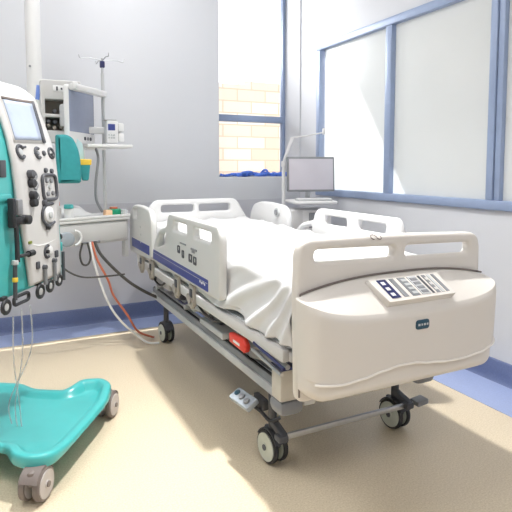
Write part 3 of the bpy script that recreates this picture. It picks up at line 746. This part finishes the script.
# body shell
UL, UR = -.315, .262
def section(z, grow=0., back=.60):
    y0 = -nf(z)-grow; pts = rnd([(UL,y0),(UR,y0),(UR,back),(UL,back)], [.03,.022,.06,.06], 5)
    return [Vector((x,y,z)) for x, y in pts]
zs_ = [.790,.80,.85,.96,1.06,1.16,1.26,1.365,1.44,1.51,1.58,1.64]
b = MB(); b.loft([[Vector((p.x*.985,p.y+.004 if p.y < .4 else p.y-.008,.780)) for p in section(.79)]]+[section(z) for z in zs_]); bo = b.build('body', M['teal'], dm)
hz = [1.635,1.64,1.66,1.68,1.70,1.715,1.728,1.735]
b = MB(); b.loft([[Vector((p.x+(.012 if p.x > 0 else -.012)*(1 if i > 0 else .3), p.y-(.014 if p.y < .45 else 0), p.z)) for p in section(z)] for i, z in enumerate(hz)])
b.build('hood', M['white'], dm)
# white front panel
def ul(z): return .012+(-.075 if z < .75 else -.075-.07*(z-.75)/.42 if z < 1.17 else -.148 if z < 1.4 else -.148+.02*(z-1.4)/.2)
ur = .236
def front(u, v): z = .796+(1.652-.796)*v; q = ur-.030*max(0,min(1,(1.22-z)/.2)); return fp(ul(z)+(q-ul(z))*u, z, .012)
b = MB(); b.grid(front, 8, 60); fpn = b.build('front_panel', M['offwhite'], dm, solid=.014, off=0, angle=30)
DU = -.03
_fp0 = fp
def fp(u, z, lift=0.): return _fp0(u+DU, z, lift)
# screen
def quad(pts, lift): return [fp(u, z, lift) for u, z in pts]
def strip(pts, lift, thick, nsub=10):
    """surface patch between a left and a right edge, following the curved front"""
    (tl, tr, br, bl) = pts; bb = MB()
    bb.grid(lambda s, t: fp(*( (Vector(bl).lerp(Vector(tl), t)).lerp(Vector(br).lerp(Vector(tr), t), s) ), lift), 6, nsub); return bb
strip([(-.045,1.638),(.222,1.642),(.185,1.438),(-.070,1.432)], .021, 0).build('screen_bezel', M['offwhite'], fpn, solid=.008)
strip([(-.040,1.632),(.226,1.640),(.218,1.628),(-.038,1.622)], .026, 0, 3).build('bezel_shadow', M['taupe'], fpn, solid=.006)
strip([(.206,1.637),(.230,1.640),(.197,1.440),(.174,1.440)], .027, 0).build('bezel_edge', M['dgrey'], fpn, solid=.008)
strip([(-.036,1.618),(.203,1.626),(.166,1.450),(-.058,1.442)], .026, 0).build('display', M['screenw'], fpn, solid=.004)
# lower panel field, its border and details
strip([(-.02,1.343),(.258,1.345),(.230,.965),(.015,.965)], .0145, 0, 24).build('pump_field', M['white'], fpn, solid=.003)
b = MB(); b.tube([fp(-.025,1.346,.014),fp(.12,1.347,.014),fp(.260,1.348,.014)], .003); b.tube([fp(-.025,.985,.014),fp(.03,.968,.016),fp(.11,.966,.016),fp(.20,.978,.014),fp(.234,.99,.014)], .005); b.build('moulded_line', M['white'], fpn)
def knob(u, z, r, h, m, name='knob'): 
    p = fp(u, z, .010); return MB().cyl(p, p+fn(z)*(h+.004), r, r*.9, seg=20, bev=min(.004, h*.3)).build(name, m, fpn)
def hoop(u, z, R, r, m, a0=0, a1=2*PI, name='connector_ring'): return MB().ring(fp(u,z,.020), fn(z), R, r, a0, a1, x=(1,0,0)).build(name, m, fpn)
# row of connectors under the screen
hoop(-.035,1.392,.028,.008,M['dgrey'],.6,5.6); knob(-.035,1.392,.018,.010,M['lgrey']); b = MB(); b.tube([fp(-.02,1.412,.02),fp(.012,1.416,.022)], .005).build('connector_tail', M['dgrey'], fpn)
hoop(.108,1.391,.024,.008,M['dgrey'],1.0,5.3); knob(.110,1.391,.012,.010,M['grey']); knob(.160,1.391,.014,.014,M['dgrey'])
hoop(.232,1.393,.024,.007,M['dgrey']); knob(.232,1.380,.014,.014,M['black'])
MB().box(fp(.07,1.325,.017), (.07,.003,.006), .001).build('lettering_line', M['lgrey'], fpn)
# roller pump, clamps
for z, mm in ((1.295,'dgrey'),(1.254,'black'),(1.200,'black'),(1.168,'black')):
    knob(.006,z,.021,.030,M[mm],'pump_knob')
for z in (1.288,1.245,1.19): hoop(.048,z,.018,.005,M['grey']); knob(.048,z,.010,.012,M['white'])
cl = rnd(rect(.105,1.172,.232,1.290), .03)
b = MB(); b.tube([fp(u,z,.024) for u, z in cl], .0085, closed=True, smooth=False); pc = b.build('pump_frame', M['dgrey'], fpn)
strip([(.125,1.275),(.220,1.277),(.218,1.185),(.122,1.183)], .018, 0, 6).build('pump_door', M['offwhite'], fpn, solid=.008)
for u, z in ((.150,1.262),(.190,1.262),(.196,1.202),(.150,1.200),(.172,1.232)): knob(u,z,.012,.016,M['grey' if z != 1.232 else 'lgrey'])
for u, z in ((.150,1.312),(.205,1.308)): knob(u,z,.013,.016,M['dgrey'])
b = MB(); b.tube([fp(.185,1.152,.022),fp(.12,1.148,.024),fp(.086,1.130,.026),(fp(.078,1.10,.026)),fp(.086,1.072,.026),fp(.125,1.050,.026),fp(.19,1.062,.022)], .0065); b.build('pump_frame', M['dgrey'], fpn)
knob(.140,1.103,.042,.016,M['white'],'pump_head'); knob(.140,1.100,.018,.024,M['lgrey'],'pump_hub'); knob(.118,1.042,.012,.022,M['black']); knob(.105,1.160,.016,.02,M['dgrey'])
strip([(-.005,1.150),(.046,1.148),(.036,1.055),(-.012,1.060)], .018, 0, 6).build('grey_plate', M['lgrey'], fpn, solid=.006)
# lower half
b = MB(); b.box(fp(-.035,.992,.018), (.030,.010,.014), .003); b.build('indicator', mat('olive_plastic', lin(130,140,60), .4), fpn)
hoop(.110,.930,.028,.007,M['dgrey'],1.2,5.1); knob(.135,.932,.022,.012,M['white']); knob(.105,.930,.010,.018,M['black'])
MB().box(fp(.018,.880,.02), (.026,.016,.034), .004).build('sensor', M['dgrey'], fpn)
MB().box(fp(.190,.905,.02), (.026,.016,.034), .004).build('sensor', M['dgrey'], fpn)
for u, z0, z1 in ((.070,.862,.780),(.160,.878,.778)):
    MB().cyl(fp(u,z0,.028), fp(u,z1,.028), .009, seg=12).build('scale_rod', M['grey'], fpn)
    knob(u, z0, .012, .024, M['dgrey'], 'rod_mount')
_fp1 = fp
def fp(u, z, lift=0.): return _fp0(u-.010, z, lift)
# scale hooks under the body
def hook(u, z, R): return MB().ring((u,.165,z), (0,-1,0), R, .0085).box((u,.176,z+R+.010), (R*1.3,.022,.018), .005).build('scale_hook', M['black'], bo)
for u, z, R in ((-.262,.752,.025),(.008,.754,.027),(.098,.760,.025),(.186,.768,.022)): 
    hook(u, z, R); MB().cyl((u,.170,z),(u,.160,z),R*.62,seg=16,bev=.003).build('hook_centre', M['lgrey'], bo)
b = MB(); b.tube([(x,.165,z) for x, z in rnd(rect(-.205,.742,-.090,.776), .018)], .0075, closed=True, smooth=False); b.build('weighing_bracket', M['black'], bo)
# left side: clip handle, stems, pale labels
b = MB(); b.box(fp(-.185,1.135,.025), (.024,.03,.125), .006).box(fp(-.14,1.100,.025), (.075,.028,.036), .006); hd = b.build('clip_handle', M['black'], bo)
MB().box(fp(-.150,1.158,.030), (.040,.034,.068), .008).build('clip_pad', M['grey'], hd)
p = fp(-.098,1.100,.015); MB().cyl(p, p+Vector((0,-.04,0)), .021, seg=18, bev=.005).build('clip_knob', M['black'], hd)
b = MB(); b.cyl(fp(-.160,1.085,.025), fp(-.168,.925,.025), .010, seg=12).cyl(fp(-.175,.948,.025), fp(-.065,.948,.034), .008, seg=12); p = fp(-.072,.948,.030); b.cyl(p+Vector((-.02,0,0)), p+Vector((.02,0,0)), .014, seg=12); b.build('clip_stem', M['black'], bo)
b = MB(); b.cyl(fp(-.180,.92,.020), fp(-.188,.765,.020), .009, seg=12); st_ = b.build('hanging_rod', M['dgrey'], bo)
b = MB(); b.cyl(fp(-.1835,.862,.020), fp(-.1845,.842,.020), .012, seg=14, bev=.003); b.build('rod_collar', M['yellow'], st_, label='yellow collar')
MB().cyl(fp(-.179,.935,.02), fp(-.181,.915,.02), .014, seg=14, bev=.003).build('rod_cap', M['lgrey'], st_)
MB().box(fp(-.185,1.322,.004), (.040,.010,.072), .003).build('side_label', M['dgrey'], bo)
MB().box(fp(-.215,1.20,.003), (.13,.012,.030), .004).build('moulded_step', M['tealb'], bo)
# right edge fittings
MB().cyl((.262,.20,.975), (.276,.20,.975), .016, seg=14, bev=.003).build('side_stud', M['black'], bo)
b = MB(); b.box((.266,.205,.925), (.014,.04,.045), .004); b.build('side_catch', M['tealb'], bo)
MB().cyl((.255,.175,.90), (.255,.175,.755), .008, seg=10).build('edge_rod', M['dgrey'], bo)
# clear drain lines from the hooks to the basin
for (u, z, u2, y2) in ((-.15,.71,-.06,.26),(-.08,.71,-.04,.30),(-.215,.70,-.06,.24)):
    MB().tube([(u,.165,z),(u+.01,.175,.5),(u2-.01,y2,.25),(u2,y2,.132)], .0036).build('drain_line', M['tube'], dm)

# ------------------------------------------------------------------ light
def area(name, loc, rot, sx, sy, power, col=(1,1,1), spread=180):
    L = bpy.data.lights.new(name, 'AREA'); L.shape = 'RECTANGLE'; L.size = sx; L.size_y = sy; L.energy = power; L.color = col; L.spread = math.radians(spread)
    o = bpy.data.objects.new(name, L); C.objects.link(o); o.location = loc; o.rotation_euler = rot; return o
area('ceiling_and_fill_lamp', (1.14,2.3,3.46), (0,0,0), .12, .12, 33, (1,.985,.955), 85)
area('ceiling_and_fill_lamp', (-.7,2.2,3.46), (0,0,0), 1.2, 1.6, 48, (1,.99,.975))  # unseen fill lamp, added to brighten the left of the room
area('ceiling_and_fill_lamp', (1.0,3.6,3.46), (0,0,0), .9, .7, 20, (1,.99,.98))  # added fill over the back of the room, out of view
area('ceiling_and_fill_lamp', (.9,-.8,3.46), (0,0,0), 1.6, 1.0, 38, (1,.99,.98))  # added front fill, behind the camera
area('added_daylight', (3.9,2.3,1.9), (0,PI/2,0), 2.4, 5.0, 5, (.97,.985,1))
area('added_daylight', (1.45,6.0,3.0), (Vector((2.75,4.7,2.0))-Vector((1.45,6.0,3.0))).to_track_quat('-Z','Y').to_euler(), .9, .9, 45, (.98,.99,1), 120)  # lamp added outside the back window to brighten its reveal and sill
su = bpy.data.lights.new('sun', 'SUN'); su.energy = 9; su.angle = math.radians(.6); su.color = (1,.97,.92)
so = bpy.data.objects.new('sun', su); C.objects.link(so); so.rotation_euler = Vector((-.8,0,-.6)).to_track_quat('-Z','Y').to_euler()
wd = bpy.data.worlds.new('World'); S.world = wd; wd.use_nodes = True
nt = wd.node_tree; bg = nt.nodes['Background']; bg.inputs['Strength'].default_value = 1.8
sk = nt.nodes.new('ShaderNodeTexSky'); sk.sky_type = 'HOSEK_WILKIE'; sk.turbidity = 8; sk.sun_direction = (.6,-.1,.75)
mxw = nt.nodes.new('ShaderNodeMix'); mxw.data_type = 'RGBA'; mxw.inputs[0].default_value = .15; mxw.inputs[6].default_value = (1,1,1,1)
nt.links.new(sk.outputs['Color'], mxw.inputs[7]); nt.links.new(mxw.outputs[2], bg.inputs['Color'])

# ------------------------------------------------------------------ camera
cam = bpy.data.cameras.new('camera'); co_ = bpy.data.objects.new('camera', cam); C.objects.link(co_)
F = 525.0; cam.sensor_width = 36; cam.sensor_fit = 'HORIZONTAL'; cam.lens = 36*F/512; cam.shift_y = -49/512; cam.clip_start = .05
yaw, pitch = math.radians(26.368), math.radians(4.357)
co_.location = (0,0,1.33); co_.rotation_euler = (PI/2-pitch, 0, -yaw)
S.camera = co_
S.view_settings.view_transform = 'Standard'; S.view_settings.look = 'None'; S.view_settings.exposure = 0; S.view_settings.gamma = 1
S.cycles.use_denoising = True; S.cycles.max_bounces = 8; S.cycles.diffuse_bounces = 5; S.cycles.sample_clamp_indirect = 6
